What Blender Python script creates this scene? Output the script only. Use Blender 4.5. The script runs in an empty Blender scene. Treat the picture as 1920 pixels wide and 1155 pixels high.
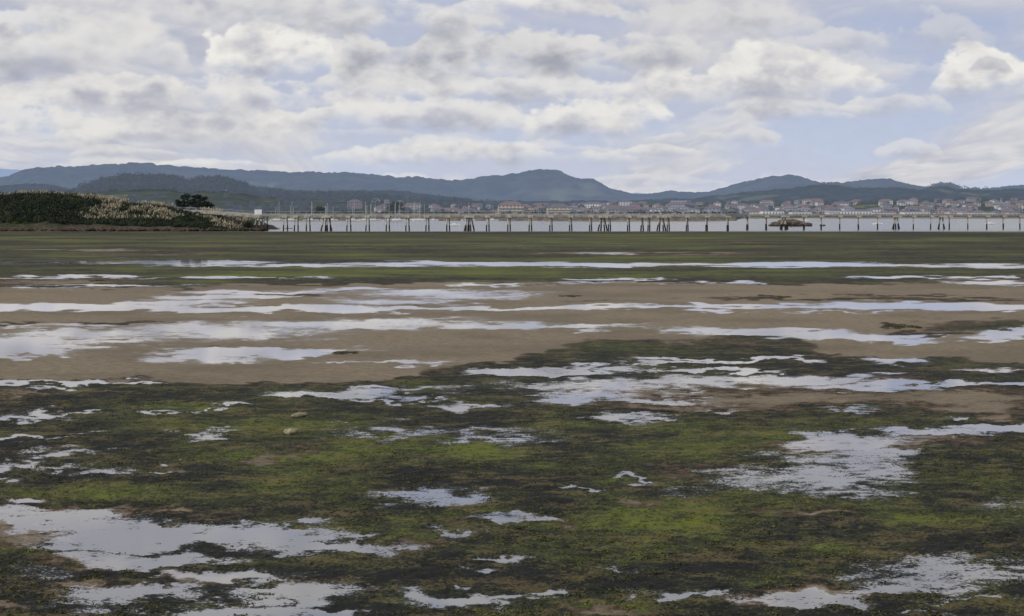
import bpy, math, random
import numpy as np
from mathutils import Vector
import bmesh
random.seed(7); rng=np.random.default_rng(11)
scene=bpy.context.scene
EYE=5.0; F=2637.0; HZ=400.0; CX=960.0
# survey helper: bearing (px) + range(m) -> metres
def bx(px,d): return (px-CX)/F*d
def hz(py,d): return EYE-(py-HZ)/F*d
def gd(py): return F*EYE/(py-HZ)

# ------------------------------------------------ numpy noise
def _h(ix,iy,s):
    n=(ix.astype(np.int64)*374761393+iy.astype(np.int64)*668265263+s*1274126177)&0x7fffffff
    n=((n^(n>>13))*1274126177)&0x7fffffff
    n=n^(n>>16)
    return (n&0xffff)/65535.0
def vn(x,y,s=0):
    x=np.asarray(x,float);y=np.asarray(y,float)
    ix=np.floor(x);iy=np.floor(y);fx=x-ix;fy=y-iy
    fx=fx*fx*(3-2*fx);fy=fy*fy*(3-2*fy)
    a=_h(ix,iy,s);b=_h(ix+1,iy,s);c=_h(ix,iy+1,s);d=_h(ix+1,iy+1,s)
    return (a*(1-fx)+b*fx)*(1-fy)+(c*(1-fx)+d*fx)*fy
def fbm(x,y,s=0,o=4):
    t=0;a=.5;n=0
    x=np.asarray(x,float);y=np.asarray(y,float)
    for i in range(o):
        ca,sa=math.cos(i*.7),math.sin(i*.7)
        t=t+a*vn((x*ca-y*sa)*2**i+i*17.3,(x*sa+y*ca)*2**i+i*9.1,s+i);n+=a;a*=.5
    return t/n
def sstep(a,b,x):
    t=np.clip((x-a)/(b-a),0,1);return t*t*(3-2*t)

# ------------------------------------------------ node expression helper
class E:
    def __init__(s,nt,v): s.nt=nt;s.v=v
    def _m(s,op,*a,clamp=False):
        n=s.nt.nodes.new('ShaderNodeMath');n.operation=op;n.use_clamp=clamp
        for i,q in enumerate((s,)+a):
            q=q.v if isinstance(q,E) else q
            if isinstance(q,(int,float)): n.inputs[i].default_value=q
            else: s.nt.links.new(q,n.inputs[i])
        return E(s.nt,n.outputs[0])
    def __add__(s,o): return s._m('ADD',o)
    __radd__=__add__
    def __sub__(s,o): return s._m('SUBTRACT',o)
    def __rsub__(s,o): return (s*-1.0)+o
    def __mul__(s,o): return s._m('MULTIPLY',o)
    __rmul__=__mul__
    def __truediv__(s,o): return s._m('DIVIDE',o)
    def max(s,o): return s._m('MAXIMUM',o)
    def min(s,o): return s._m('MINIMUM',o)
    def clamp(s): return s._m('ADD',0.0,clamp=True)
    def ss(s,a,b):
        n=s.nt.nodes.new('ShaderNodeMapRange');n.interpolation_type='SMOOTHSTEP'
        s.nt.links.new(s.v,n.inputs[0]);n.inputs[1].default_value=a;n.inputs[2].default_value=b
        return E(s.nt,n.outputs[0])
def noise(nt,vec,scale,detail=4,rough=.5,dist=0):
    n=nt.nodes.new('ShaderNodeTexNoise');n.inputs['Scale'].default_value=scale
    n.inputs['Detail'].default_value=detail;n.inputs['Roughness'].default_value=rough
    n.inputs['Distortion'].default_value=dist
    if vec is not None: nt.links.new(vec,n.inputs['Vector'])
    return E(nt,n.outputs['Fac'])
def vmul(nt,vec,t):
    n=nt.nodes.new('ShaderNodeVectorMath');n.operation='MULTIPLY';nt.links.new(vec,n.inputs[0]);n.inputs[1].default_value=t
    return n.outputs[0]
def mix(nt,fac,a,b):
    n=nt.nodes.new('ShaderNodeMix');n.data_type='RGBA'
    if isinstance(fac,E): nt.links.new(fac.v,n.inputs[0])
    else: n.inputs[0].default_value=fac
    for i,q in ((6,a),(7,b)):
        if isinstance(q,tuple): n.inputs[i].default_value=(*q,1)
        else: nt.links.new(q,n.inputs[i])
    return n.outputs[2]
def attr(nt,name):
    n=nt.nodes.new('ShaderNodeAttribute');n.attribute_name=name;return E(nt,n.outputs['Fac'])
def newmat(name):
    m=bpy.data.materials.new(name);m.use_nodes=True;nt=m.node_tree;nt.nodes.clear()
    o=nt.nodes.new('ShaderNodeOutputMaterial');m.cycles.emission_sampling='NONE';return m,nt,o
def position(nt): return nt.nodes.new('ShaderNodeNewGeometry').outputs['Position']
def princ(nt,col,rough=.8,spec=.2):
    b=nt.nodes.new('ShaderNodeBsdfPrincipled')
    if isinstance(col,tuple): b.inputs['Base Color'].default_value=(*col,1)
    else: nt.links.new(col,b.inputs['Base Color'])
    b.inputs['Roughness'].default_value=rough;b.inputs['Specular IOR Level'].default_value=spec
    return b
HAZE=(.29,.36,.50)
def haze(nt,sh,fac,col=HAZE):  # aerial haze painted into the material as a fixed share of bluish emission
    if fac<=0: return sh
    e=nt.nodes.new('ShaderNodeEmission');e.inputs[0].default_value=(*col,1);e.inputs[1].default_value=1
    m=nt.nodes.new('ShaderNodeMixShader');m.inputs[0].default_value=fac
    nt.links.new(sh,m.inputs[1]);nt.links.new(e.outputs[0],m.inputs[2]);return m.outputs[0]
def simple(name,a,b=None,scale=1.0,rough=.8,spec=.2,hz_=0,detail=4):
    m,nt,o=newmat(name)
    if b is None: b=tuple(c*.75 for c in a)
    n=noise(nt,position(nt),scale,detail,.6).ss(.35,.65)
    p=princ(nt,mix(nt,n,a,b),rough,spec)
    nt.links.new(haze(nt,p.outputs[0],hz_),o.inputs[0]);return m

# ------------------------------------------------ mesh helpers
def link(ob,parent=None):
    scene.collection.objects.link(ob)
    if parent: ob.parent=parent
    return ob
def empty(name,loc=(0,0,0)):
    e=bpy.data.objects.new(name,None);e.location=loc;e.empty_display_size=.5;return link(e)
def meshobj(name,v,f,mats,parent=None,smooth=False,mi=None,attrs=None):
    me=bpy.data.meshes.new(name)
    v=np.asarray(v,np.float32);
    if isinstance(f,np.ndarray):
        k=f.shape[1];me.vertices.add(len(v));me.vertices.foreach_set('co',v.ravel())
        me.loops.add(f.size);me.loops.foreach_set('vertex_index',f.ravel().astype(np.int32))
        me.polygons.add(len(f));me.polygons.foreach_set('loop_start',np.arange(0,f.size,k,dtype=np.int32))
        me.update(calc_edges=True)
    else:
        me.from_pydata(v.tolist(),[],f);me.update()
    for m in (mats if isinstance(mats,list) else [mats]): me.materials.append(m)
    if mi is not None: me.polygons.foreach_set('material_index',np.asarray(mi,np.int32))
    if smooth: me.polygons.foreach_set('use_smooth',np.ones(len(me.polygons),bool))
    if attrs:
        for n,a in attrs.items():
            a=np.asarray(a,np.float32)
            if a.ndim==2 and a.shape[1]==4:
                at=me.attributes.new(n,'FLOAT_COLOR','POINT');at.data.foreach_set('color',a.ravel())
            else:
                at=me.attributes.new(n,'FLOAT','POINT');at.data.foreach_set('value',a.ravel())
    me.update()
    return link(bpy.data.objects.new(name,me),parent)
def gridfaces(r,c):
    i=np.arange(r*c).reshape(r,c)
    return np.stack([i[:-1,:-1],i[:-1,1:],i[1:,1:],i[1:,:-1]],-1).reshape(-1,4)
class MB: # mesh accumulator
    def __init__(s): s.v=[];s.f=[];s.m=[]
    def box(s,x0,x1,y0,y1,z0,z1,m=0):
        s.poly([(x0,y0,z0),(x1,y0,z0),(x1,y1,z0),(x0,y1,z0),(x0,y0,z1),(x1,y0,z1),(x1,y1,z1),(x0,y1,z1)],
         ((0,3,2,1),(4,5,6,7),(0,1,5,4),(1,2,6,5),(2,3,7,6),(3,0,4,7)),m)
    def tube(s,p,q,r0,r1,n=7,m=0):
        p=Vector(p);q=Vector(q);d=(q-p).normalized();a=d.orthogonal().normalized();c=d.cross(a);b=len(s.v)
        for o,r in ((p,r0),(q,r1)):
            for i in range(n):
                t=2*math.pi*i/n;s.v.append(tuple(o+a*math.cos(t)*r+c*math.sin(t)*r))
        for i in range(n):
            j=(i+1)%n;s.f.append([b+i,b+j,b+n+j,b+n+i]);s.m.append(m)
        s.f.append([b+i for i in range(n)][::-1]);s.m.append(m);s.f.append([b+n+i for i in range(n)]);s.m.append(m)
    def poly(s,P,F_,m=0):
        b=len(s.v);s.v+=P
        for q in F_: s.f.append([b+i for i in q]);s.m.append(m)
    def obj(s,name,mats,parent=None,smooth=False): return meshobj(name,s.v,s.f,mats,parent,smooth,s.m)
def leaves(C,R,n,size,shade=None,shell=.55,up=.0):
    C=np.asarray(C,float);R=np.asarray(R,float);k=len(C)
    d=rng.normal(size=(k,n,3));d/=np.linalg.norm(d,axis=2,keepdims=True)
    d[...,2]=np.where(d[...,2]<-.5,-d[...,2],d[...,2])
    ph=rng.uniform(0,6.28,(k,1,3))
    lump=1+.22*np.sin(d[...,0:1]*5+ph[...,0:1])*np.sin(d[...,2:3]*4+ph[...,1:2])+.15*np.sin(d[...,1:2]*9+ph[...,2:3])
    r=(shell+(1-shell)*rng.random((k,n,1)))*lump
    P=(C[:,None]+d*r*R[:,None]).reshape(-1,3)
    N=(d+rng.normal(size=d.shape)*.6+np.array([0,0,up])).reshape(-1,3);N/=np.linalg.norm(N,axis=1,keepdims=True)
    T=np.cross(N,rng.normal(size=N.shape));T/=np.linalg.norm(T,axis=1,keepdims=True)+1e-9
    B=np.cross(N,T)
    s=(size*rng.uniform(.6,1.4,(len(P),1)))
    V=np.stack([P-T*s*.7,P-B*s*.5,P+T*s*.7,P+B*s*.5],1).reshape(-1,3)
    Fq=np.arange(len(V)).reshape(-1,4)
    sh=rng.random((k,1))*np.ones((k,n)) if shade is None else np.asarray(shade)[:,None]*np.ones((k,n))
    sh=np.repeat((sh*.7+.3*rng.random((k,n))).ravel(),4)
    return V,Fq,sh
def leafmat(name,dark,light,hz_=0):
    m,nt,o=newmat(name);a=attr(nt,'shade')
    p=princ(nt,mix(nt,a,dark,light),.75,.15)
    nt.links.new(haze(nt,p.outputs[0],hz_),o.inputs[0]);return m

# ================================================= CAMERA
cam=bpy.data.cameras.new('camera');co=link(bpy.data.objects.new('camera',cam))
co.location=(0,0,EYE);co.rotation_euler=(math.radians(90),0,0)
cam.sensor_width=36;cam.lens=F/1920*36;cam.shift_y=-(577.5-HZ)/1920;cam.clip_start=.1;cam.clip_end=200000
scene.camera=co
scene.view_settings.view_transform='Standard';scene.view_settings.look='None'

# ================================================= WORLD LIGHT + SUN
w=bpy.data.worlds.new('World');scene.world=w;w.use_nodes=True;nt=w.node_tree;nt.nodes.clear()
out=nt.nodes.new('ShaderNodeOutputWorld');bg=nt.nodes.new('ShaderNodeBackground');bg.inputs[1].default_value=.1
nt.links.new(bg.outputs[0],out.inputs[0])
SUN_AZ=math.radians(-125);SUN_EL=math.radians(38)
sk=nt.nodes.new('ShaderNodeTexSky');sk.sky_type='NISHITA';sk.sun_disc=False;sk.sun_elevation=SUN_EL;sk.sun_rotation=SUN_AZ%(2*math.pi)
sk.air_density=1.2;sk.dust_density=2.0
tc=nt.nodes.new('ShaderNodeTexCoord')
cl=noise(nt,tc.outputs['Generated'],3.0,3,.6).ss(.40,.56)
nt.links.new(mix(nt,cl*.45+.45,sk.outputs[0],(5.8,5.8,6.1)),bg.inputs[0])
sun=bpy.data.lights.new('sun','SUN');sun.energy=2.2;sun.angle=math.radians(.8);sun.color=(1,.95,.87)
so=link(bpy.data.objects.new('sun',sun))
sd=Vector((math.sin(SUN_AZ)*math.cos(SUN_EL),math.cos(SUN_AZ)*math.cos(SUN_EL),math.sin(SUN_EL)))
so.rotation_euler=sd.to_track_quat('Z','Y').to_euler();so.location=(0,0,60)

# ================================================= SKY (cloud dome, front half)
fx=np.linspace(-380,2300,1500);sd_=np.geomspace(1,30,26)[1:]*60
sxs=np.concatenate([(-380-sd_)[::-1],fx,2300+sd_])
sys_=np.concatenate([np.linspace(420,-30,450),-30-np.geomspace(2,4000,110)])
GY,GX=np.meshgrid(sys_,sxs,indexing='ij')
EL=(HZ-GY)/F
def cfb(X,Y,sc,s,o=5): return fbm(X/sc,Y/(sc*.62),s,o)
Sg=np.maximum(EL,-.02)+.075
QX=(GX-CX)/F/Sg;QY=np.log(Sg)*2.0
wq=fbm(QX*1.5,QY*1.5,201,4)-.5;wr=fbm(QX*1.5+9,QY*1.5,211,4)-.5
n1=fbm(QX*1.1+wq*.9,QY*1.4+wr*.9,221,7)
n1u=fbm(QX*1.1+.04+wq*.9,QY*1.4+.10+wr*.9,221,7)
def C(*a): return np.array(a,float)
tv=sstep(0,.16,EL)[...,None]
col=C(.56,.62,.76)*(1-tv)+C(.41,.48,.66)*tv
hi=sstep(.16,.9,EL)[...,None];col=col*(1-hi)+C(.30,.40,.62)*hi
vl=sstep(.25,.60,fbm(QX*.8,QY*2.2,231,5))[...,None]*.55
col=col*(1-vl)+C(.54,.565,.67)*vl
bluehole=np.zeros_like(GX)
for px,py,rx,ry,a in ((1700,60,150,70,.12),(1680,250,330,70,.12),(330,40,70,40,.16),(120,290,300,16,.08),(30,60,60,60,.08),(1560,320,300,40,.06),(620,292,160,10,.06),(820,25,60,25,.08),(1180,215,120,12,.05),(600,130,60,18,.07)):
    bluehole+=a*np.exp(-(((GX-px)/rx)**2+((GY-py)/ry)**2))
a=sstep(.36,.58,n1-bluehole)[...,None]
lt=np.clip(.6+(n1-n1u)*6,0,1)
sheet=C(.47,.485,.575)*(1-lt[...,None])+C(.75,.735,.73)*lt[...,None]
col=col*(1-a*.85)+sheet*a*.85
P1=cfb(GX,GY,95,301,6);P2=cfb(GX+400,GY+77,42,311,5);P3=cfb(GX-200,GY,19,321,4)
ridg=1-np.abs(2*cfb(GX,GY,60,341,4)-1)
CL=[]
r_=random.Random(5)
for i in range(80):
    e=r_.random()**1.2*.16;py=HZ-e*F-14
    s=(e+.06)/.2
    px=r_.uniform(-400,2300)
    if px>1350 and r_.random()<.6: continue
    CL.append((px,py,r_.uniform(260,640)*s,r_.uniform(45,95)*s,r_.uniform(.5,.95),r_.uniform(.35,.8),r_.uniform(.2,.55)))
for i in range(60):
    e=.16+r_.random()*1.0;s=(e+.06)/.2
    CL.append((r_.uniform(-2500,4500),HZ-e*F,r_.uniform(400,800)*s,r_.uniform(90,150)*s,r_.uniform(.5,.95),.85,.4))
CL+=[(-60,262,620,95,.85,.8,.4),(330,205,640,95,.9,.85,.45),(150,135,470,150,.85,.9,.75),(520,140,330,112,1.1,.95,.4),(690,175,420,70,.8,.8,.5),
 (760,238,560,85,.9,.85,.4),(1130,252,300,112,1.0,.9,.3),(980,185,520,60,.95,.8,.4),(340,262,520,60,.85,.8,.4),(950,122,800,95,.66,.95,1.0),(1000,22,380,60,1.1,.8,.3),(760,62,420,70,.6,.9,.8),
 (1330,60,420,90,.6,.8,.8),(1240,122,300,60,.6,.85,.8),(1440,180,440,120,1.05,.95,.45),(1560,95,230,60,.7,.6,.5),(1845,172,230,105,1.1,.95,.35),(1860,136,90,30,.2,.8,.8),(880,303,640,46,.9,.75,.3),(250,318,460,30,.8,.6,.3),(1220,290,220,26,.9,.7,.3),(1480,222,260,30,.85,.5,.4),
 (60,62,260,75,.8,.8,.7)]
CL.sort(key=lambda c:-c[1])
for cx_,base,wd,ht,br,op,dk in CL:
    i0,i1=np.searchsorted(sxs,[cx_-wd*.72,cx_+wd*.72]);jj=np.where((sys_<base+ht*.5)&(sys_>base-ht*1.7))[0]
    if i1-i0<3 or len(jj)<3: continue
    sl=(slice(jj[0],jj[-1]+1),slice(i0,i1))
    x=GX[sl];y=GY[sl];sc=ht/90
    if ht>140: q1=cfb(x,y,95*sc,301,5);q2=cfb(x,y,42*sc,311,4);q3=cfb(x,y,19*sc,321,3);rg=1-np.abs(2*cfb(x,y,60*sc,341,3)-1)
    else: q1=P1[sl];q2=P2[sl];q3=P3[sl];rg=ridg[sl]
    X=(x-cx_)/(wd/2)+(q1-.5)*.7
    env=np.sqrt(np.clip(1-X*X,0,1))
    top=base-ht*env*(.40+1.2*(q1-.15))-ht*.34*(q2-.5)-ht*.20*(q3-.5)
    dt=(y-top)/ht
    db=(base-y)/ht+(q1-.5)*.8+(q2-.5)*.5
    al=sstep(0,.20,dt)*sstep(-.20,.34,db)*sstep(0,.6,env)*op
    puf=(rg-.6)*.9+(q2-.5)*.9+(q3-.5)*.6
    b=np.clip(1.08-dt*1.0+puf*.65,0,1)
    b=b*b*(3-2*b)
    lo=C(.475,.49,.575)*(1-dk*.25);hi_=C(.52,.53,.58)*(1-br)+C(.86,.84,.80)*br
    cc=lo+(hi_-lo)*b[...,None]
    hzf=(1-sstep(0,.055,EL[sl]))[...,None]*.55
    cc=cc*(1-hzf)+C(.59,.64,.75)*hzf
    col[sl]=col[sl]*(1-al[...,None])+cc*al[...,None]
col*=(1+(P3-.5)[...,None]*.05)
RD=70000.
az=np.arctan((GX-CX)/F);ca=np.cos(az)
V=np.stack([np.sin(az),ca,EL*ca],-1);V/=np.linalg.norm(V,axis=-1,keepdims=True);V=V*RD+np.array([0,0,EYE])
m,nt,o=newmat('cloudy_sky');at=nt.nodes.new('ShaderNodeAttribute');at.attribute_name='radiance'
em=nt.nodes.new('ShaderNodeEmission');nt.links.new(at.outputs['Color'],em.inputs[0]);em.inputs[1].default_value=.97;nt.links.new(em.outputs[0],o.inputs[0])
meshobj('sky',V.reshape(-1,3),gridfaces(len(sys_),len(sxs)),m,smooth=True,attrs={'radiance':np.concatenate([col,np.ones(col.shape[:2]+(1,))],-1).reshape(-1,4)})

# ================================================= GROUND (tidal flat)
pys=np.concatenate([np.arange(434,470,.8),np.arange(470,560,1.0),np.arange(560,1300,1.3)])[::-1]
dn=F*EYE/(pys-HZ)
rows=np.concatenate([[-400,-120,-50,-20,0,7,11],dn,[392,398,404,415,430,460,600,1000,2500,8000,40000]])
fine=np.linspace(-.43,.43,900)
cols=np.concatenate([[-40,-15,-6,-3,-1.8,-1.2,-.9,-.7,-.6,-.5,-.46],fine,[.46,.5,.6,.7,.9,1.2,1.8,3,6,15,40]])
Dm,Um=np.meshgrid(rows,cols,indexing='ij')
DD=np.maximum(Dm,12);XX=Um*DD
PX=CX+F*Um;PY=HZ+F*EYE/DD
ld=np.log(DD)
wx=(fbm(PX/170,ld*14,1)-.5);wy=(fbm(PX/190,ld*16,5)-.5)
wx2=(fbm(PX/45,ld*45,8)-.5);wy2=(fbm(PX/45,ld*45,9)-.5)
sc=(PY-HZ)/300.
WPX=PX+wx*170+wx2*80
WPY=PY+(wy*26+wy2*24)*np.clip(sc,.15,1.6)
def field(L,k=4.0,py=None):
    out=np.zeros_like(PX)
    py=WPY if py is None else py
    for px,qy,rx,ry,a in L:
        r=np.sqrt(((WPX-px)/rx)**2+((py-qy)/ry)**2)
        out=np.maximum(out,a/(1+np.exp(np.clip((r-1)*k,-30,30))))
    return out
WATER=[ # far
(250,493,330,3.5,.95),(560,499,260,2.5,.8),(850,494,230,4,.9),(1100,497,300,3.5,1),(1500,497,280,5,.9),(1800,499,200,5,.8),
(150,486,170,1.5,.6),(150,519,190,2.0,.8),(470,518,130,1.8,1),(1150,523,110,2.2,1),(1680,520,80,2.2,1),(1800,521,170,1.8,.8),(1860,530,90,4,.9),
(180,536,200,2.6,.75),(60,541,80,1.5,.7),(150,469,180,1.0,.6),(1150,475,160,1.0,.6),(1000,462,500,.8,.5),
# sand creeks
(130,577,320,7,1.15),(330,568,120,5,1),(420,558,120,5,.9),(520,549,150,4,.85),(640,542,110,3.5,.7),(560,580,260,5,1.1),(820,552,190,9,.72),(740,565,160,7,.68),
(830,580,200,4,.95),(1060,579,190,4,.9),(1430,577,260,4.5,1.1),(1720,574,220,6,1.1),(1890,580,120,5,.9),(930,535,120,2,.8),(1390,528,70,1.8,.9),(1150,531,200,1.5,.6),
(1580,587,300,2,.55),
(620,607,330,11,.76),(420,620,250,14,.78),(900,612,180,8,.74),(210,628,260,13,.70),(60,643,150,17,.90),(60,660,120,8,1.0),(200,641,120,6,.78),
(460,661,170,8,1.0),(380,672,110,9,.84),(620,656,100,5,.68),(690,680,120,2.6,.8),(150,609,160,6,.64),
(1130,610,140,4,.68),(1280,617,90,5,.8),(1440,624,130,7,1.0),(1560,632,130,7,.9),(1690,634,90,5,.8),(1880,626,70,7,1.1),(1050,616,100,4,.66),
(130,717,210,3.2,1.1),(90,728,60,3,.7),
(1360,673,180,3.2,1.1),(1230,680,120,2.6,.8),(1670,677,60,6,.8),(1100,690,90,5,.85),(1000,698,150,4.5,1.0),(1300,697,160,3.2,1.0),(1680,701,60,4,.8),(1860,692,80,4,.7),
(1120,726,210,14,.76),(1350,716,210,12,.80),(1520,712,130,10,.88),(1640,728,170,10,.86),(1850,722,130,4,1.1),(1090,745,130,10,.78),(880,765,120,9,.72),
(650,737,190,8,.78),(560,744,110,4,.85),(760,732,120,5,.8),(720,750,90,3,.75),(350,769,90,2.5,.75),(460,765,50,2,.75),(1250,752,120,6,.66),
# foreground
(70,780,90,8,.85),(170,775,60,4,.74),(60,825,70,4,.8),(170,812,70,3,.68),(380,814,100,8,.63),(130,850,110,8,.63),(40,872,80,8,.78),(170,878,110,10,.66),(10,898,40,6,.85),(330,880,60,4,.72),
(850,813,240,12,.63),(760,790,60,3,.62),(1180,788,90,9,.66),(1350,768,60,3,.62),(1640,768,90,4,.5),(640,793,25,2,.8),
(1600,822,150,14,.78),(1760,806,110,8,.84),(1870,796,90,6,.98),(1580,856,180,26,.68),(1660,840,90,8,.70),(1500,898,180,24,.66),(1620,880,90,20,.65),(1600,925,90,10,.62),
(810,928,120,16,.68),(980,966,90,11,.80),(1215,890,35,4,.88),(1100,917,30,4,.74),(860,998,50,8,.72),(1300,915,60,7,.57),(1560,1010,40,4,.45),
(130,978,170,17,.92),(40,962,90,8,.9),(200,1010,150,20,1.0),(310,1000,140,18,1.0),(480,1000,140,22,1.0),(590,1022,150,18,.88),(700,1020,130,12,.68),(300,1050,150,16,.90),
(180,1040,100,10,.8),(420,1085,120,12,.9),(560,1110,140,16,.84),(460,1140,170,18,.86),(640,1150,90,14,.9),(260,1112,140,14,.74),(150,1130,100,16,.60),(80,1075,80,14,.60),
(890,1130,90,16,1.0),(960,1115,60,8,.8),(920,1056,55,6,.85),(1060,1108,60,5,.78),(1270,1110,80,9,.78),(1500,1125,130,14,.82),(1600,1110,60,8,.66),(1380,1125,60,8,.6),
(1760,1075,200,28,.69),(1880,1050,110,16,.68),(1700,1100,120,12,.64),(1760,1150,60,5,.62),(1050,1125,30,4,.65),(1130,1060,50,5,.55),(1900,960,60,20,.50),(1840,1120,80,5,.62)]
wet=field(WATER,3.6)
wet+=(fbm(PX/110,ld*26,21)-.5)*.36
wet+=np.where(PY<520,(fbm(PX/260,PY/2.2,31)-.5)*.45,0)
lowb=np.interp(PX,[-300,0,300,560,700,800,880,960,1040,1100,1300,1500,1560,1920,2300],[712,711,712,716,715,698,685,672,655,641,640,641,668,672,672])
upb=np.interp(PX,[-300,0,350,450,900,1500,1800,2200],[541,541,541,534,531,531,534,534])
wp2=PY+(wy*28+wy2*30)*np.clip(sc,.1,1.3)
sand=sstep(-11,11,(lowb-wp2)/1.0)*sstep(-2.5,2.5,(wp2-upb))
ALG=[(520,555,110,4,.8),(560,546,120,2,.6),(1540,562,220,3,.8),(1780,560,160,4,.8),(1700,552,200,2,.7),(150,603,200,3.5,.85),(1870,612,110,14,1),(1740,627,60,5,.8),(1420,634,90,4,1),(1700,614,22,3,1),(650,663,18,3,1),
(1900,540,90,1.5,.5),(870,688,90,8,.6),(680,612,20,2,.8),(380,652,20,1.5,.6),(1130,568,200,1.5,.5),(1470,557,14,2,1),(175,527,12,1.5,1),(1070,556,12,1.5,1),(740,575,10,1.5,1)]
SND=[(110,528,160,5,.7),(60,519,80,2,.8),(150,469,200,1.5,.8),(1200,475,230,1.5,.8),(300,478,180,1.2,.6),(1860,528,110,4,.9),(330,458,120,1,.5),(900,449,500,.8,.5),(1500,455,400,.8,.5),
(1500,750,300,12,.68),(1800,752,170,16,.78),(1350,765,200,6,.6),(1840,690,110,6,.55),(1200,735,180,10,.7),(1500,722,260,14,.62),(1600,828,160,10,.75),(1860,770,110,10,.66),(1750,820,100,10,.6),
(480,860,60,4,.68),(600,835,60,3,.5),(1515,966,45,7,.85),(1210,937,25,3,.7),(370,1090,60,14,.85),(60,1000,90,14,.70),(190,1050,110,14,.66),(180,1095,70,10,.6),(350,960,60,5,.7),(1040,970,40,8,.62),(950,970,90,7,.55),
(1540,1112,170,10,.70),(1400,1130,60,12,.62),(1180,1145,60,10,.68),(740,1010,90,6,.5),(520,800,20,3,.6),(130,960,160,6,.6),(1150,1142,50,6,.7),(1300,880,60,5,.45),(60,742,60,3,.6),(1100,757,90,4,.6),(30,1140,60,8,.6)]
sand=np.clip(sand-field(ALG,4)*1.1,0,1)
sand=np.maximum(sand,field(SND,3.5))
GRN=[(1250,985,230,40,1),(800,845,260,22,.95),(350,800,260,20,.85),(560,870,160,16,.85),(220,930,260,22,.8),(1350,840,200,25,.7),(700,510,900,12,.95),(1500,515,600,10,.8),(1250,930,200,20,.9),(1450,1000,200,30,.8),(1100,1140,200,20,.75),
(960,480,1400,7,.6),(700,448,900,8,.8),(1500,446,900,7,.7),(960,462,1200,5,.7),(380,760,200,9,.7),(1400,800,250,14,.7),(1700,790,150,10,.6),(680,985,90,12,.7),(1850,870,120,20,.55),(1700,980,200,20,.55),(180,733,250,6,.55),(1250,655,150,8,.5)]
tone=.16+.62*field(GRN,2.2)+(fbm(PX/130,ld*22,41,5)-.5)*1.25+np.where(PY<545,(fbm(PX/300,PY/3.0,47)-.5)*.8,0)
near=sstep(380,300,DD)
rel=(fbm(XX*1.3,DD*1.3,51,3)-.45)*.05+(fbm(XX*7,DD*7,55,4)-.45)*.07*sstep(90,30,DD)
ZZ=rel*sstep(.52,.25,wet)*near*np.where(sand>.5,.35,1.0)
ZZ+=.06*sstep(.4,1,field([(1470,557,14,2,1),(175,527,12,1.5,1),(1070,556,12,1.5,1),(1700,614,22,3,1),(650,663,18,3,1)],6))
edge=388+8*(fbm(XX/60,XX*0+2,61)-.5)
ZZ=np.where(Dm>380,ZZ-sstep(0,40,Dm-edge)*3.0,ZZ)
V=np.stack([XX,Dm,ZZ],-1).reshape(-1,3)
m,nt,o=newmat('tidal_flat_ground')
P=position(nt)
aw=attr(nt,'wet');asn=attr(nt,'sandy');at=attr(nt,'tone')
ps=vmul(nt,P,(.6,1,1))
nA=noise(nt,ps,1.3,3,.6,.2);nB=noise(nt,ps,4.5,4,.7);nC=noise(nt,P,17.0,4,.75)
sv=asn+(nA-.5)*.55+(nB-.5)*.75+(nC-.5)*.7
issand=sv.ss(.38,.64)
margin=sv.ss(.08,.46)
wv=aw+(nA-.5)*.45+(nB-.5)*.85+(nC-.5)*(1.0-issand*.2)
isw=wv.ss(.49,.60)
damp=wv.ss(.10,.55)
tv=at+(nA-.5)*.9+(nB-.5)*1.9+(nC-.5)*2.4
alg=mix(nt,tv.ss(.0,.55),(.013,.014,.012),(.046,.052,.020))
alg=mix(nt,tv.ss(.45,1.10),alg,(.125,.150,.022))
oliv=(nA+(nC-.5)*.8+(nB-.5)*.5).ss(.50,.68)
alg=mix(nt,oliv*.6,alg,(.140,.108,.048))
brown=mix(nt,nB.ss(.35,.65),(.050,.030,.019),(.12,.085,.052))
alg2=mix(nt,margin*.9,alg,brown)
rp=nt.nodes.new('ShaderNodeTexWave');rp.wave_type='BANDS';rp.bands_direction='Y';rp.inputs['Scale'].default_value=1.2;rp.inputs['Distortion'].default_value=7;rp.inputs['Detail'].default_value=2;rp.inputs['Detail Scale'].default_value=1.6
nt.links.new(P,rp.inputs['Vector']);rip=E(nt,rp.outputs['Fac'])
sandc=mix(nt,at.ss(-.05,.5),(.275,.222,.150),(.20,.163,.110))
sandc=mix(nt,nB.ss(.42,.72)*.7,sandc,(.10,.080,.055))
sandc=mix(nt,(1.0-rip)*.5,sandc,(.10,.080,.056))
sandc=mix(nt,damp*.5,sandc,(.15,.125,.095))
col=mix(nt,issand,alg2,sandc)
bs=princ(nt,col,.75,.12)
h=nB*.05+nC*.035
bp=nt.nodes.new('ShaderNodeBump');bp.inputs['Strength'].default_value=.9;bp.inputs['Distance'].default_value=1.2
nt.links.new(h.v,bp.inputs['Height']);nt.links.new(bp.outputs[0],bs.inputs['Normal'])
film=nt.nodes.new('ShaderNodeBsdfGlossy');film.inputs['Roughness'].default_value=.32;film.inputs['Color'].default_value=(.80,.80,.80,1)
mf=nt.nodes.new('ShaderNodeMixShader');nt.links.new((wv.ss(.28,.60)*(.08+issand*.20)).v,mf.inputs[0])
nt.links.new(bs.outputs[0],mf.inputs[1]);nt.links.new(film.outputs[0],mf.inputs[2])
wb=princ(nt,mix(nt,issand,(.05,.055,.045),(.16,.135,.11)),.5,0.0)
gl=nt.nodes.new('ShaderNodeBsdfGlossy');gl.inputs['Roughness'].default_value=.04;gl.inputs['Color'].default_value=(.96,.95,.97,1)
fr=nt.nodes.new('ShaderNodeFresnel');fr.inputs[0].default_value=1.6
ms=nt.nodes.new('ShaderNodeMixShader');nt.links.new((E(nt,fr.outputs[0])*.72+.28).clamp().v,ms.inputs[0])
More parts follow.
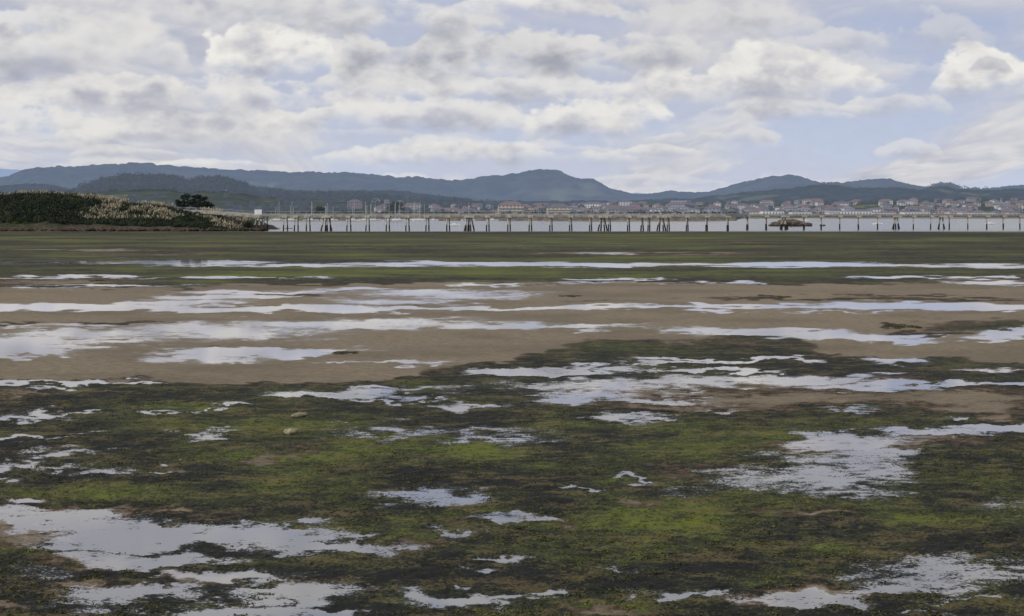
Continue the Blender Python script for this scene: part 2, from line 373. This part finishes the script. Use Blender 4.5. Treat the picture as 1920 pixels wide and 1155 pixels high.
nt.links.new(wb.outputs[0],ms.inputs[1]);nt.links.new(gl.outputs[0],ms.inputs[2])
m2=nt.nodes.new('ShaderNodeMixShader');nt.links.new(isw.v,m2.inputs[0]);nt.links.new(mf.outputs[0],m2.inputs[1]);nt.links.new(ms.outputs[0],m2.inputs[2])
nt.links.new(m2.outputs[0],o.inputs[0])
meshobj('ground',V,gridfaces(len(rows),len(cols)),m,smooth=True,attrs={'wet':wet,'sandy':sand,'tone':tone})

# ---- loose seaweed lying on the flat (real relief close to the viewer)
def gsample(A,x,y):
    i=np.clip(np.searchsorted(rows,y),0,len(rows)-1);j=np.clip(np.searchsorted(cols,x/np.maximum(y,12)),0,len(cols)-1);return A[i,j]
N_=12000
dy=np.exp(rng.uniform(math.log(14),math.log(60),N_));dx=rng.uniform(-.42,.42,N_)*dy
wv_,sv_,tv_=gsample(wet,dx,dy),gsample(sand,dx,dy),gsample(tone,dx,dy)
cl_=fbm(dx*.8,dy*.5,401,3)
k=(wv_<.55)&(sv_<.35)&(cl_>.47)
dx,dy,tv_=dx[k],dy[k],tv_[k];zz_=gsample(ZZ,dx,dy)
s_=rng.uniform(.04,.13,len(dx))
Cc=np.stack([dx,dy,zz_-.002],1);Rr=np.stack([s_*1.8,s_*1.4,s_*.14],1)
V,Fq,sh=leaves(Cc,Rr,18,.024,np.clip(tv_*.8+.1+rng.normal(size=len(dx))*.2,0,1),shell=.1,up=1.6)
meshobj('seaweed',V,Fq,leafmat('seaweed_fronds',(.024,.024,.016),(.14,.15,.030)),attrs={'shade':sh})
Cc=[];Rr=[]
for px,py,r in ((650,663,.28),(1700,614,.5),(1716,615,.3),(1470,558,.5),(1070,556,.35),(175,527,.5)):
    d=gd(py)
    for q in range(5):
        Cc.append((bx(px,d)+random.gauss(0,r*.8),d+random.gauss(0,r*.9),.04));Rr.append((r*.6,r*.6,r*.10))
V,Fq,sh=leaves(Cc,Rr,90,.05,shell=.2,up=1.2)
meshobj('seaweed',V,Fq,leafmat('stranded_weed',(.03,.03,.014),(.11,.11,.04)),attrs={'shade':sh})

# ================================================= SEA
m,nt,o=newmat('estuary_water')
P=position(nt)
p=princ(nt,(.09,.10,.11),.14,.5);p.inputs['IOR'].default_value=1.33
b=nt.nodes.new('ShaderNodeBump');b.inputs['Strength'].default_value=.8;b.inputs['Distance'].default_value=.35
nt.links.new((noise(nt,vmul(nt,P,(.4,1,1)),.8,3,.6)).v,b.inputs['Height']);nt.links.new(b.outputs[0],p.inputs['Normal'])
nt.links.new(p.outputs[0],o.inputs[0])
S=[(-30000,384,-.12),(30000,384,-.12),(30000,60000,-.12),(-30000,60000,-.12)]
meshobj('water',S,[[0,1,2,3]],m)

# ================================================= HILLS
def ridge(name,prof,d0,d1,d2,mat,nr,nc,base=1.0,amp=4,scale=14,px0=-900,px1=2900,big=10,p=1.0):
    pxs=np.linspace(px0,px1,nc)
    crest=np.interp(pxs,[a for a,_ in prof],[b for _,b in prof])
    ds=np.concatenate([np.linspace(d0,d1,int(nr*.75)),np.linspace(d1,d2,int(nr*.25)+2)[1:]])
    Dg,Pg=np.meshgrid(ds,pxs,indexing='ij')
    X=(Pg-CX)/F*Dg
    zc=EYE+(HZ-crest)/F*d1
    t=np.clip((Dg-d0)/(d1-d0),0,1);t2=np.clip((Dg-d1)/(d2-d1),0,1)
    t=t**p
    sh=(t*t*(3-2*t))*(1-t2**2*.9)
    z=base+(zc[None]-base)*sh
    z+=(fbm(X/(scale*12),Dg/(scale*12),3,3)-.5)*big*np.minimum(1,t*3)*(1-sstep(.75,1.0,t)*.8)
    z+=(fbm(X/scale,Dg/scale,7,3)-.5)*amp*np.minimum(1,t*4)
    V=np.stack([X,Dg,z],-1).reshape(-1,3)
    return meshobj(name,V,gridfaces(len(ds),nc),mat,smooth=True)
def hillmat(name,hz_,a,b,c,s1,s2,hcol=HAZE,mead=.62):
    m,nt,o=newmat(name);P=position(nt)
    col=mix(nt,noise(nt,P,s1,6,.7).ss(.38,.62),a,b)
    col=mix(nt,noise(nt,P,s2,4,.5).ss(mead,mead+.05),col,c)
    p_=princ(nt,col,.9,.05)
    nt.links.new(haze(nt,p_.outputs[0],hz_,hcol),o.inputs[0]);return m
FARP=[(-900,322),(-300,330),(0,317),(30,319),(60,322),(110,324),(170,332),(300,330),(350,323),(385,317),(405,315),(425,320),(450,325),(520,335),(700,345),(1200,364),(1400,372),(2900,372)]
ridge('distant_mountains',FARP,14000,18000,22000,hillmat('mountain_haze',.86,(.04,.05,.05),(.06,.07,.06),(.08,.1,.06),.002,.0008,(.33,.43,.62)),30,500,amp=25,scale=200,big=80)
MAIN=[(-900,330),(-200,350),(0,347),(40,338),(75,330),(130,323),(170,321),(215,318),(250,319),(290,324),(330,327),(380,325),(450,322),(520,321),(600,322),(650,325),(700,329),(730,334),(770,337),(840,340),(900,342),(955,345),
(985,339),(1015,336),(1050,338),(1080,343),(1120,348),(1150,355),(1190,364),(1230,364),(1260,361),(1300,363),(1330,365),(1350,358),(1380,349),(1410,341),(1440,336),(1480,337),(1510,341),(1540,349),(1600,353),(1700,356),(1900,358),(2200,350),(2900,345)]
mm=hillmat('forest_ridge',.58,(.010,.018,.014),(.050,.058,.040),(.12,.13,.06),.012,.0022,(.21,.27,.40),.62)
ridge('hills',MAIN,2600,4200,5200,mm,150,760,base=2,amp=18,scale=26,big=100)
MID2=[(-900,350),(0,353),(45,348),(90,349),(130,358),(300,350),(480,352),(560,358),(640,358),(700,360),(760,362),(830,371),(900,376),(1000,380),(1100,378),(1200,377),(1300,374),(1360,368),(1400,362),(1470,356),(1540,348),(1570,350),(1610,354),(1680,352),(1720,357),(1760,349),(1800,354),(1860,358),(1920,356),(2400,350),(2900,350)]
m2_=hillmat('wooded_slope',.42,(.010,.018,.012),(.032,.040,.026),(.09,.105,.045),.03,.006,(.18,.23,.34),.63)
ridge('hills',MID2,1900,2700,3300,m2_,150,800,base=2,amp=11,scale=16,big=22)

def shore(px): return np.interp(px,[-900,1375,1392,2900],[988,988,1420,1420])
CR=[(-900,372),(0,372),(120,368),(170,352),(230,343),(320,341),(350,352),(385,345),(440,350),(480,366),(560,372),(700,374),(760,382),(900,389),(1100,388),(1300,385),(1500,381),(1700,379),(1920,376),(2900,374)]
CRX=[a for a,_ in CR];CRY=[b for _,b in CR]
DC=2000.
def landz(x,y):
    x=np.asarray(x,float);y=np.asarray(y,float)
    px=CX+x/y*F;s=np.maximum(shore(px),1100)
    zc=EYE+(HZ-np.interp(px,CRX,CRY))/F*DC
    t=np.clip((y-s-60)/(DC-s-60),0,1)
    z=2.2+(zc-2.2)*t*t*(3-2*t)+(fbm(x/60,y/60,77,3)-.5)*6*t
    return z
pxs=np.linspace(-900,2900,600);tt=np.linspace(0,1,90)
Pg,Tg=np.meshgrid(pxs,tt);S0=shore(Pg);Dg=S0+(2500-S0)*Tg;Xg=(Pg-CX)/F*Dg
Zg=landz(Xg,Dg)-(Dg>2100)*(Dg-2100)*.03
Zg[0]=-1;Dg[0]-=1.5
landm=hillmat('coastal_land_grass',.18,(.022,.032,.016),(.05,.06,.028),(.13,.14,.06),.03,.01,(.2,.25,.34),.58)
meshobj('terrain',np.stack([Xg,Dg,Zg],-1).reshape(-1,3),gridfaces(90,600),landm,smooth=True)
stone=simple('sea_wall_stone',(.17,.14,.105),(.08,.068,.055),.25,.9,.1,.08)
mb=MB()
for i in range(60):
    p0=600+i*13;x0=bx(p0,980);x1=bx(p0+12.9,980)
    mb.poly([(x0,976,-.6),(x1,976,-.6),(x1,980,1.9),(x0,980,1.9),(x1,985,1.9),(x0,985,1.9)],[(0,1,2,3),(3,2,4,5)])
mb.box(bx(600,980),bx(1380,980),981.5,982.5,1.92,2.5)
mb.obj('sea_wall',stone)
beach=simple('sandbar_sand',(.30,.25,.18),(.18,.15,.11),.02,.9,.1,.1)
def bar(px0,px1,d,w,h):
    n=40;v=[];f=[]
    for i in range(n+1):
        t=i/n;px=px0+(px1-px0)*t;k=max(0,math.sin(math.pi*t))**.5
        for j,(o_,z_) in enumerate(((-w,-.3),(-w*.3,h),(w*.4,h),(w,-.3))):
            v.append((bx(px,d),d+o_*k+4*math.sin(t*14),-.3+(z_+.3)*k))
    for i in range(n):
        for j in range(3): a=i*4+j;f.append([a,a+4,a+5,a+1])
    return meshobj('sandbar',v,f,beach,smooth=True)
bar(1000,1375,860,30,.5);bar(480,720,900,26,.5);bar(1400,2100,1330,40,1.2)

# ================================================= vegetation masses (mid distance)
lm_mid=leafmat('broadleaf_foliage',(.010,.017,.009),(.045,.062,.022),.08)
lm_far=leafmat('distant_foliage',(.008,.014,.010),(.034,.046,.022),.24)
def mass(name,pts,mat,n,size,rmin,rmax,sq=.8,shade=None):
    C=[];R=[]
    for x,y,z in pts:
        r=random.uniform(rmin,rmax);C.append((x,y,z+r*sq*.6));R.append((r*random.uniform(.9,1.3),r,r*sq*random.uniform(.8,1.2)))
    V,Fq,sh=leaves(C,R,n,size,shade)
    return meshobj(name,V,Fq,mat,attrs={'shade':sh})
pts=[]
for px0,px1,st in ((485,905,7),(905,1190,15),(1190,1378,8)):
    p_=px0
    while p_<px1:
        pts.append((bx(p_,1112),1112+random.uniform(-4,10),3.2+random.uniform(-.3,.4)));p_+=st*random.uniform(.7,1.5)
mass('tree_row',pts,lm_mid,90,.75,1.9,3.1,.8)
mb=MB()
for x,y,z in pts: mb.tube((x,y,1.6),(x,y,4.2),.18,.12,5)
bark=simple('bark',(.09,.07,.05),(.05,.04,.03),3,.9,.1)
mb.obj('tree_row_trunks',bark)
pts=[]
for i in range(1700):
    px=random.uniform(-500,2400);d=shore(px)+random.uniform(30,1000)
    if d<1120: continue
    if 640<px<1390 and random.random()<.25: continue
    x=bx(px,d);pts.append((x,d,float(landz(x,d))))
mass('woodland',pts,lm_far,60,1.5,2.6,4.8,.85)
pts=[]
for i in range(760):
    k=random.random()
    if k<.5: px=random.gauss(280,60)
    elif k<.72: px=random.gauss(410,28)
    elif k<.92: px=random.uniform(500,900)
    else: px=random.uniform(0,120)
    d=random.uniform(1650,2080);x=bx(px,d);pts.append((x,d,float(landz(x,d))))
mass('woodland',pts,lm_far,85,1.7,5,8.5,.9)
pts=[]
for i in range(420):
    px=random.choice([random.uniform(1330,2000),random.gauss(1545,14),random.gauss(1690,12),random.gauss(1770,12),random.uniform(430,860)])
    zc=EYE+(HZ-np.interp(px,[a for a,_ in MID2],[b for _,b in MID2]))/F*2700
    pts.append((bx(px,2690),2690+random.uniform(-40,10),zc-3))
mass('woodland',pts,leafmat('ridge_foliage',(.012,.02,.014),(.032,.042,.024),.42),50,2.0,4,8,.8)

# ================================================= TOWN
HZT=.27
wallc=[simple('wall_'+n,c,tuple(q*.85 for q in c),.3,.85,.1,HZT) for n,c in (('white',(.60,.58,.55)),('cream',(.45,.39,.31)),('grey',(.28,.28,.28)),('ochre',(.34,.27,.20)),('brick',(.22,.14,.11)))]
wallc+=[simple('wall_bright_cream',(.55,.47,.37),(.48,.41,.32),.3,.85,.1,.14),simple('wall_bright_white',(.80,.80,.80),(.72,.72,.73),.3,.85,.1,.10)]  # apartments' own brighter cream, bright white for the warehouses
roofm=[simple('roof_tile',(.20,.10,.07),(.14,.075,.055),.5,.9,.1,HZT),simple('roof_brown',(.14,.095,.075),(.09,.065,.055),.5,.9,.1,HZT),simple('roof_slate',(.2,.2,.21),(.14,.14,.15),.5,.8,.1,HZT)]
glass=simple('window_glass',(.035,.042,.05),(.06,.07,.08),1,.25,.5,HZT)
def house_geo(wm,rm,gm,x,y,z,w,dp,h,st,rot,hip,flat=False,mi=(0,0,0)):
    ca,sa=math.cos(rot),math.sin(rot)
    T=lambda p:(x+p[0]*ca-p[1]*sa,y+p[0]*sa+p[1]*ca,z+p[2])
    def bxx(M,a,b,c,d,e,f,m): 
        P_=[(a,c,e),(b,c,e),(b,d,e),(a,d,e),(a,c,f),(b,c,f),(b,d,f),(a,d,f)]
        M.poly([T(q) for q in P_],[(0,3,2,1),(4,5,6,7),(0,1,5,4),(1,2,6,5),(2,3,7,6),(3,0,4,7)],m)
    W=w/2;Dp=dp/2
    bxx(wm,-W,W,-Dp,Dp,-3,h,mi[0])
    if flat: bxx(rm,-W-.3,W+.3,-Dp-.3,Dp+.3,h+.01,h+.5,mi[1])
    else:
        rh=min(dp,w)*.24;e=.5;ins=min(W,Dp) if hip else 0
        a=[(-W-e,-Dp-e,h),(W+e,-Dp-e,h),(W+e,Dp+e,h),(-W-e,Dp+e,h),(-W-e+ins,0,h+rh),(W+e-ins,0,h+rh)]
        rm.poly([T(q) for q in a],[(0,1,5,4),(2,3,4,5),(3,0,4),(1,2,5),(0,3,2,1)],mi[1])
    sh=h/st;nw=max(2,int(w/3))
    for s in range(st):
        for i in range(nw):
            cxx=-W+(i+.5)*w/nw;zz=s*sh+sh*.3
            bxx(gm,cxx-.6,cxx+.6,-Dp-.06,-Dp+.02,zz,zz+sh*.48,mi[2])
def building(name,px,d,w,dp,h,st,wi,ri,rot=0,hip=True,flat=False,z=None,balc=False):
    x=bx(px,d);z=float(landz(x,d)) if z is None else z
    e=empty(name,(0,0,0));a,b,c=MB(),MB(),MB()
    house_geo(a,b,c,x,d,z,w,dp,h,st,rot,hip,flat)
    a.obj('walls',wallc[wi],e);b.obj('roof',roofm[ri],e);c.obj('windows',glass,e)
    if balc:
        q=MB();sh=h/st
        for s in range(1,st): q.box(x-w/2*.92,x+w/2*.92,d-dp/2-1.2,d-dp/2-.08,z+s*sh-.12,z+s*sh+.75)
        q.obj('balconies',wallc[5],e)
    return e
M=MB()
for i in range(500):
    u=random.random()
    px=random.uniform(1080,2300) if u<.88 else random.uniform(700,1100)
    s=max(float(shore(px)),1100);d=s+45+random.random()**1.0*(1900-s-45)
    x=bx(px,d);z=float(landz(x,d))
    big=random.random()<.10
    w=random.uniform(11,20) if big else random.uniform(5.5,10.5);h=random.uniform(5,7) if big else random.uniform(3.2,4.8)
    house_geo(M,M,M,x,d,z,w,random.uniform(7,9),h,3 if big else 2,random.uniform(-.5,.5),random.random()<.6,False,
      (random.choices([0,1,2,3,4],[6,4,3,2,1])[0],7+random.choices([0,1,2],[5,4,1])[0],10))
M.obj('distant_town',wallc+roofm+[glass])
building('apartment_building',958,1140,21,13,9.4,4,5,0,0,True,balc=True)
building('apartment_building',985,1150,13,12,7.6,4,5,0,0,True,balc=True)
building('apartment_building',1048,1150,20,13,7.6,4,5,1,0,True,balc=True)
building('apartment_building',1165,1160,24,13,6.0,3,3,1,.05,True)
building('apartment_building',1265,1180,40,14,6.0,3,0,2,0,False,True)
building('manor_house',665,1500,16,12,5,2,4,1,.1,True,z=12.0)
building('house',420,1700,8,8,3.6,2,0,1,.2)
for px,d,w,h in ((1447,1440,22,5),(1590,1445,44,5.0),(1655,1450,22,3.5),(1715,1450,26,4),(1500,1450,20,4),(1830,1450,34,3.5),(1560,1440,10,3.4)):
    building('warehouse',px,d,w,18,h,1,6,2,0,False,True)

hullm=simple('boat_hull_white',(.75,.75,.75),(.6,.6,.62),1,.4,.4,.08);mastm=simple('mast_alloy',(.6,.6,.6),(.5,.5,.5),1,.5,.4,.08)
def sailboat(px,d,L,mast=True,z=-.1):
    x=bx(px,d);e=empty('sailboat' if mast else 'motorboat',(x,d,z));a=MB();n=8
    P_=[];
    for i in range(n+1):
        t=i/n;w=L*.16*math.sin(math.pi*min(1,.25+t*.75))**.7 if t<1 else .02;xx=-L/2+L*t
        P_+=[(xx,-w*.5,0),(xx,-w,.7+.25*t),(xx,w,.7+.25*t),(xx,w*.5,0)]
    Fq=[]
    for i in range(n):
        for j in range(3): q=i*4+j;Fq.append((q,q+4,q+5,q+1))
    Fq+=[(0,1,2,3)]
    a.poly(P_,Fq);a.obj('hull',hullm,e,True)
    c=MB();c.box(-L*.2,L*.12,-L*.09,L*.09,.75,1.3);c.obj('cabin',hullm,e)
    if mast:
        q=MB();q.tube((.05*L,0,.8),(.05*L,0,1+L*1.2),.12,.09,5);q.tube((.05*L,0,1.7),(-L*.4,0,1.7),.09,.07,5);q.obj('mast',mastm,e)
for i in range(36):
    sailboat(random.choice([random.uniform(480,930),random.uniform(540,800)]),random.uniform(950,970),random.uniform(6,10.5))
for px,d in ((1646,620),(1857,640),(852,560),(1512,900)): sailboat(px,d,4.5,False)
lampm=simple('lamp_steel',(.35,.36,.37),(.3,.3,.3),1,.5,.4,.1)
for px in (520,610,765,860,1010,1100,1215,1330):
    x=bx(px,1103);e=empty('street_lamp',(x,1103,2.1));q=MB();q.tube((0,0,0),(0,0,10 if px!=765 else 17),.16,.09,6);q.tube((0,0,9.9),(1.6,0,10.3),.08,.06,5);q.box(1.2,2.1,-.15,.15,10.25,10.4);q.obj('post',lampm,e)

# ================================================= HEADLAND
HC=[(-900,345),(-200,352),(0,370),(60,368),(110,371),(160,374),(220,381),(280,389),(330,395),(400,402),(440,407),(462,413),(474,423),(480,433)]
HCX=[a for a,_ in HC];HCY=[b for _,b in HC]
def headz(x,y):
    px=CX+x/425.*F
    zc=EYE+(HZ-np.interp(px,HCX,HCY))/F*425
    f0=402+3*(fbm(x/9,x*0+.5,91)-.5)+sstep(-95,-76,x)*8
    f0=f0+0*y
    t=np.clip((y-f0)/20,0,1);b=np.clip((y-430)/50,0,1)
    z=-.4+(zc+.4)*(.22*sstep(0,.10,t)+.78*sstep(.02,1,t))*(1-b**2*1.0)
    return z+(fbm(x/3,y/3,93,3)-.5)*1.3*sstep(0,.2,t)
xs=np.linspace(-430,-74,640);ys=np.concatenate([np.linspace(398,432,70),np.linspace(433,485,20)])
Yg,Xg=np.meshgrid(ys,xs,indexing='ij');Zg=headz(Xg,Yg)
m,nt,o=newmat('headland_soil');P=position(nt)
c=mix(nt,noise(nt,P,.5,6,.6).ss(.35,.65),(.06,.055,.03),(.03,.038,.016))
z_=nt.nodes.new('ShaderNodeSeparateXYZ');nt.links.new(P,z_.inputs[0])
rk=mix(nt,noise(nt,P,1.6,6,.7).ss(.35,.65),(.030,.022,.017),(.10,.072,.054))
c=mix(nt,(E(nt,z_.outputs[2])+(noise(nt,P,.4,4)-.5)*2.0).ss(.9,1.7),rk,c)
p=princ(nt,c,.9,.1);nt.links.new(haze(nt,p.outputs[0],.02),o.inputs[0])
meshobj('headland',np.stack([Xg,Yg,Zg],-1).reshape(-1,3),gridfaces(len(ys),len(xs)),m,smooth=True)
rockm=simple('shore_rock',(.09,.065,.05),(.03,.022,.018),1.4,.9,.1)
def rockgeo(M,c,r):
    bm=bmesh.new();bmesh.ops.create_icosphere(bm,subdivisions=2,radius=1)
    s=random.random()*50;b=len(M.v)
    for v in bm.verts:
        k=.75+.6*float(fbm(np.array(v.co.x*1.4+s),np.array(v.co.y*1.4+v.co.z*1.7+s),5,3))
        M.v.append((c[0]+v.co.x*r[0]*k,c[1]+v.co.y*r[1]*k,c[2]+v.co.z*r[2]*k))
    for f in bm.faces: M.f.append([b+v.index for v in f.verts]);M.m.append(0)
    bm.free()
M=MB()
for i in range(420):
    x=random.uniform(-230,-73) if i<340 else random.uniform(-95,-72);y=402+random.uniform(-3,3)+float(sstep(-95,-76,x))*7
    r=random.uniform(.25,1.0);rockgeo(M,(x,y,random.uniform(-.1,.4)),(r*1.3,r,r*.6))
M.obj('shore_rocks',rockm)
dk=leafmat('shrub_foliage',(.009,.015,.007),(.052,.072,.021),.01)
C_=[];R=[];SH=[]
for i in range(1900):
    px=random.uniform(-500,175) if i<1000 else random.uniform(165,470)
    x=bx(px,415)
    f=random.random();y=404.5+f*17
    z=float(headz(x,y))
    r=random.uniform(.9,2.1) if px<170 else random.uniform(.35,1.1)
    if px<170 and f>.80 and random.random()<.6: continue
    C_.append((x,y,z+r*.25));R.append((r*1.2,r,r*.85));SH.append(random.random()**1.6)
for cx_,n_ in ((118,30),(60,16),(90,20)):
    for i in range(n_):
        px=random.gauss(cx_,16);x=bx(px,410);y=random.uniform(406,413);r=random.uniform(1.2,2.2);C_.append((x,y,float(headz(x,y))+random.uniform(.2,1.8)));R.append((r,r,r));SH.append(random.random()*.3)
V,Fq,sh=leaves(C_,R,120,.30,SH);meshobj('shrubs',V,Fq,dk,attrs={'shade':sh})
C_=[(bx(25+random.gauss(0,9),404),404+random.random()*2,1.2+random.random()) for _ in range(9)]
V,Fq,sh=leaves(C_,[(1,.9,.8)]*9,120,.25);meshobj('shrub',V,Fq,leafmat('bright_shrub_foliage',(.03,.05,.012),(.11,.16,.035)),attrs={'shade':sh})
m_pl=leafmat('pampas_plumes',(.22,.19,.125),(.56,.50,.38),.01);m_bl=leafmat('pampas_blades',(.025,.030,.012),(.085,.085,.038),.01)
def pampas(name,pts,hmin,hmax):
    n=len(pts);P0=np.array(pts)
    k=7
    base=np.repeat(P0,k,0)+rng.normal(size=(n*k,3))*np.array([.45,.45,0]);hh=rng.uniform(hmin,hmax,(n*k,1))
    lean=rng.normal(size=(n*k,3))*.18;lean[:,2]=1;lean+=np.array([.12,0,0])
    a=rng.uniform(0,3.14,n*k);T=np.stack([np.cos(a),np.sin(a),0*a],1)
    tip=base+lean*hh;mid=base+lean*hh*.76;low=base+lean*hh*.58;wd=.10
    V=np.stack([low,mid-T*wd,tip,mid+T*wd],1).reshape(-1,3)
    e=empty(name)
    meshobj('plumes',V,np.arange(len(V)).reshape(-1,4),m_pl,e,attrs={'shade':np.repeat(rng.random(n*k),4)})
    k=26
    base=np.repeat(P0,k,0)+rng.normal(size=(n*k,3))*np.array([.35,.35,0]);d=rng.normal(size=(n*k,3))*.55;d[:,2]=1
    hh=rng.uniform(hmin,hmax,(n*k,1))*.62;a=rng.uniform(0,3.14,n*k);T=np.stack([np.cos(a),np.sin(a),0*a],1)*.08
    V=np.stack([base-T,base+T,base+d*hh*.6+T,base+d*hh],1).reshape(-1,3)
    meshobj('blades',V,np.arange(len(V)).reshape(-1,4),m_bl,e,attrs={'shade':np.repeat(rng.random(n*k),4)})
pts=[]
for i in range(1800):
    r=random.random()
    if r<.42: px=random.uniform(-450,230);f=random.uniform(.88,1.2)
    else: px=random.uniform(160,462);f=random.uniform(.2,1.1)
    x=bx(px,420);y=404+f*19
    if fbm(np.array(x/5.),np.array(y/4.),33,2)<(.48 if px>160 else .36): continue
    pts.append((x,y,float(headz(x,y))-.1))
pampas('pampas_grass',pts,1.1,2.2)
def tree(name,px,d,z,h,cr,mat,n=22,leaf=.32,wide=1.0,lift=.45):
    x=bx(px,d);e=empty(name,(x,d,z));t=MB();C=[];R=[]
    t.tube((0,0,-.5),(.1*h*.1,0,h*.45),.05*h,.035*h,8);t.tube((.01*h,0,h*.45),(.02*h,0,h*.85),.035*h,.012*h,7)
    for i in range(n):
        a=random.uniform(0,6.28);q=random.random();zz=h*(lift+(1-lift)*q*.92);rr=cr*(1-abs(q-.35)*.8)*random.uniform(.35,1)
        p=(math.cos(a)*rr*wide,math.sin(a)*rr,zz);t.tube((.01*h,0,zz*.75),p,.014*h,.006*h,5)
        s=cr*random.uniform(.26,.42);C.append(p);R.append((s*1.25,s*1.1,s*.65))
    t.obj('trunk',bark,e)
    V,Fq,sh=leaves(C,R,110,leaf,shell=.3);meshobj('foliage',V,Fq,mat,e,attrs={'shade':sh})
dk2=leafmat('pine_needles',(.007,.012,.007),(.030,.042,.016),.01)
tree('pine_tree',343,432,4.0,6.8,2.6,dk2);tree('pine_tree',372,430,4.0,6.6,3.2,dk2);tree('pine_tree',388,430,3.6,5.0,2.0,dk2)
lmt=leafmat('park_foliage',(.02,.03,.012),(.08,.11,.035),.1)
tree('broadleaf_tree',742,1090,2.0,11,7,lmt,26,.8,1,.35)
tree('broadleaf_tree',600,1140,2.2,8,4,lm_mid,20,.8)

# ================================================= PIER
m,nt,o=newmat('pier_concrete');P=position(nt);z_=nt.nodes.new('ShaderNodeSeparateXYZ');nt.links.new(P,z_.inputs[0])
zz=E(nt,z_.outputs[2])+(noise(nt,P,1.2,3)-.5)*.9
c=mix(nt,noise(nt,vmul(nt,P,(1,1,.3)),1.5,5,.6).ss(.35,.65),(.50,.48,.43),(.30,.285,.25))
c=mix(nt,zz.ss(1.45,1.8),(.035,.030,.025),c)
nt.links.new(princ(nt,c,.85,.2).outputs[0],o.inputs[0]);conc=m
def dist(px): return float(np.interp(px,[300,480,1375,1400,2400],[422,412,414,440,500]))
pier=empty('pier');piles=MB();deck=MB();caps=MB();rail=MB();guard=MB()
bents=[];p_=498
while p_<2500:
    bents.append(p_);p_+=37.5*412/dist(p_)*random.uniform(.93,1.07)*(.55 if 520<p_<575 else 1)
ZD=4.35
for i,p_ in enumerate(bents):
    d=dist(p_);x=bx(p_,d)
    for k,(ox,oy) in enumerate(((-.42,-1.3),(.42,1.3))):
        piles.tube((x+ox+random.uniform(-.12,.12),d+oy-.2,-1.5),(x+ox*.7,d+oy*.8,ZD-.55),.21,.17,8)
    caps.box(x-.75,x+.75,d-1.9,d+1.9,ZD-.6,ZD-.1)
for g in (486,612,880,1130,1240,1470,1680,1765,1204):
    d=dist(g);x=bx(g,d);n=4 if g!=1204 else 2
    for k in range(n):
        o_=(k-(n-1)/2)
        piles.tube((x+o_*1.15,d-1.2+(k%2)*2.4,-1.5),(x+o_*.35,d-1+(k%2)*2,ZD-.5),.24,.18,8)
    caps.box(x-1.5,x+1.5,d-2.1,d+2.1,ZD-.62,ZD-.12)
pp=[(330,5.75),(400,5.2),(480,ZD)]+[(q,ZD) for q in range(520,2500,40)]
for (a,za),(b,zb) in zip(pp[:-1],pp[1:]):
    da,db=dist(a),dist(b);xa,xb=bx(a,da),bx(b,db)
    for oy,w,z0,z1,M_ in ((0,1.5,-.095,.12,deck),(-1.2,.18,-.42,-.1,deck),(1.2,.18,-.42,-.1,deck)):
        P_=[(xa,da+oy-w,za+z0),(xb,db+oy-w,zb+z0),(xb,db+oy+w,zb+z0),(xa,da+oy+w,za+z0),(xa,da+oy-w,za+z1),(xb,db+oy-w,zb+z1),(xb,db+oy+w,zb+z1),(xa,da+oy+w,za+z1)]
        M_.poly(P_,[(0,3,2,1),(4,5,6,7),(0,1,5,4),(1,2,6,5),(2,3,7,6),(3,0,4,7)])
    rail.tube((xa,da-.9,za+.32),(xb,db-.9,zb+.32),.16,.16,7);rail.tube((xa,da-.3,za+.30),(xb,db-.3,zb+.30),.13,.13,7)
    guard.tube((xa,da+1.4,za+1.15),(xb,db+1.4,zb+1.15),.035,.035,5);guard.tube((xa,da+1.4,za+.65),(xb,db+1.4,zb+.65),.03,.03,5)
    for q in range(3):
        t=q/3;guard.tube((xa+(xb-xa)*t,da+(db-da)*t+1.4,za+(zb-za)*t+.1),(xa+(xb-xa)*t,da+(db-da)*t+1.4,za+(zb-za)*t+1.15),.04,.04,5)
piles.obj('piles',conc,pier,False);caps.obj('pile_caps',conc,pier);deck.obj('deck',conc,pier);rail.obj('pipes',simple('pipe_grey',(.40,.38,.36),(.26,.24,.23),.4,.7,.3),pier);guard.obj('guard_rail',lampm,pier)
x=bx(484,409);sg=empty('notice_board',(x,409,ZD));q=MB();q.box(-1.05,1.05,-.06,.06,.25,1.75);q.obj('panel',simple('white_paint',(.8,.8,.8),(.7,.7,.7),1,.5,.3),sg)
q=MB();q.tube((-.8,.12,-.5),(-.8,.12,1.6),.06,.06,6);q.tube((.8,.12,-.5),(.8,.12,1.6),.06,.06,6);q.obj('posts',lampm,sg)
M=MB()
for i in range(46):
    t=random.gauss(0,.45);x=bx(1484,560)+t*10;r=random.uniform(.8,1.9)*(1-min(.7,abs(t)*.6));rockgeo(M,(x,560+random.uniform(-3,3),.2+max(0,1.6-abs(t)*1.8)*random.random()),(r*1.6,r*1.3,r*.8))
M.obj('rock_islet',simple('islet_rock',(.15,.11,.07),(.05,.04,.03),.8,.9,.1,.03))
sr=simple('beach_stone',(.34,.30,.20),(.13,.12,.07),9,.85,.2)
for px,py,s in ((558,781,.12),(570,779,.09),(547,813,.17),(563,776,.06)):
    d=gd(py);M=MB();rockgeo(M,(0,0,0),(s*1.2,s,s*.5));ob=M.obj('stone',sr,None,True);ob.location=(bx(px,d),d,s*.25)
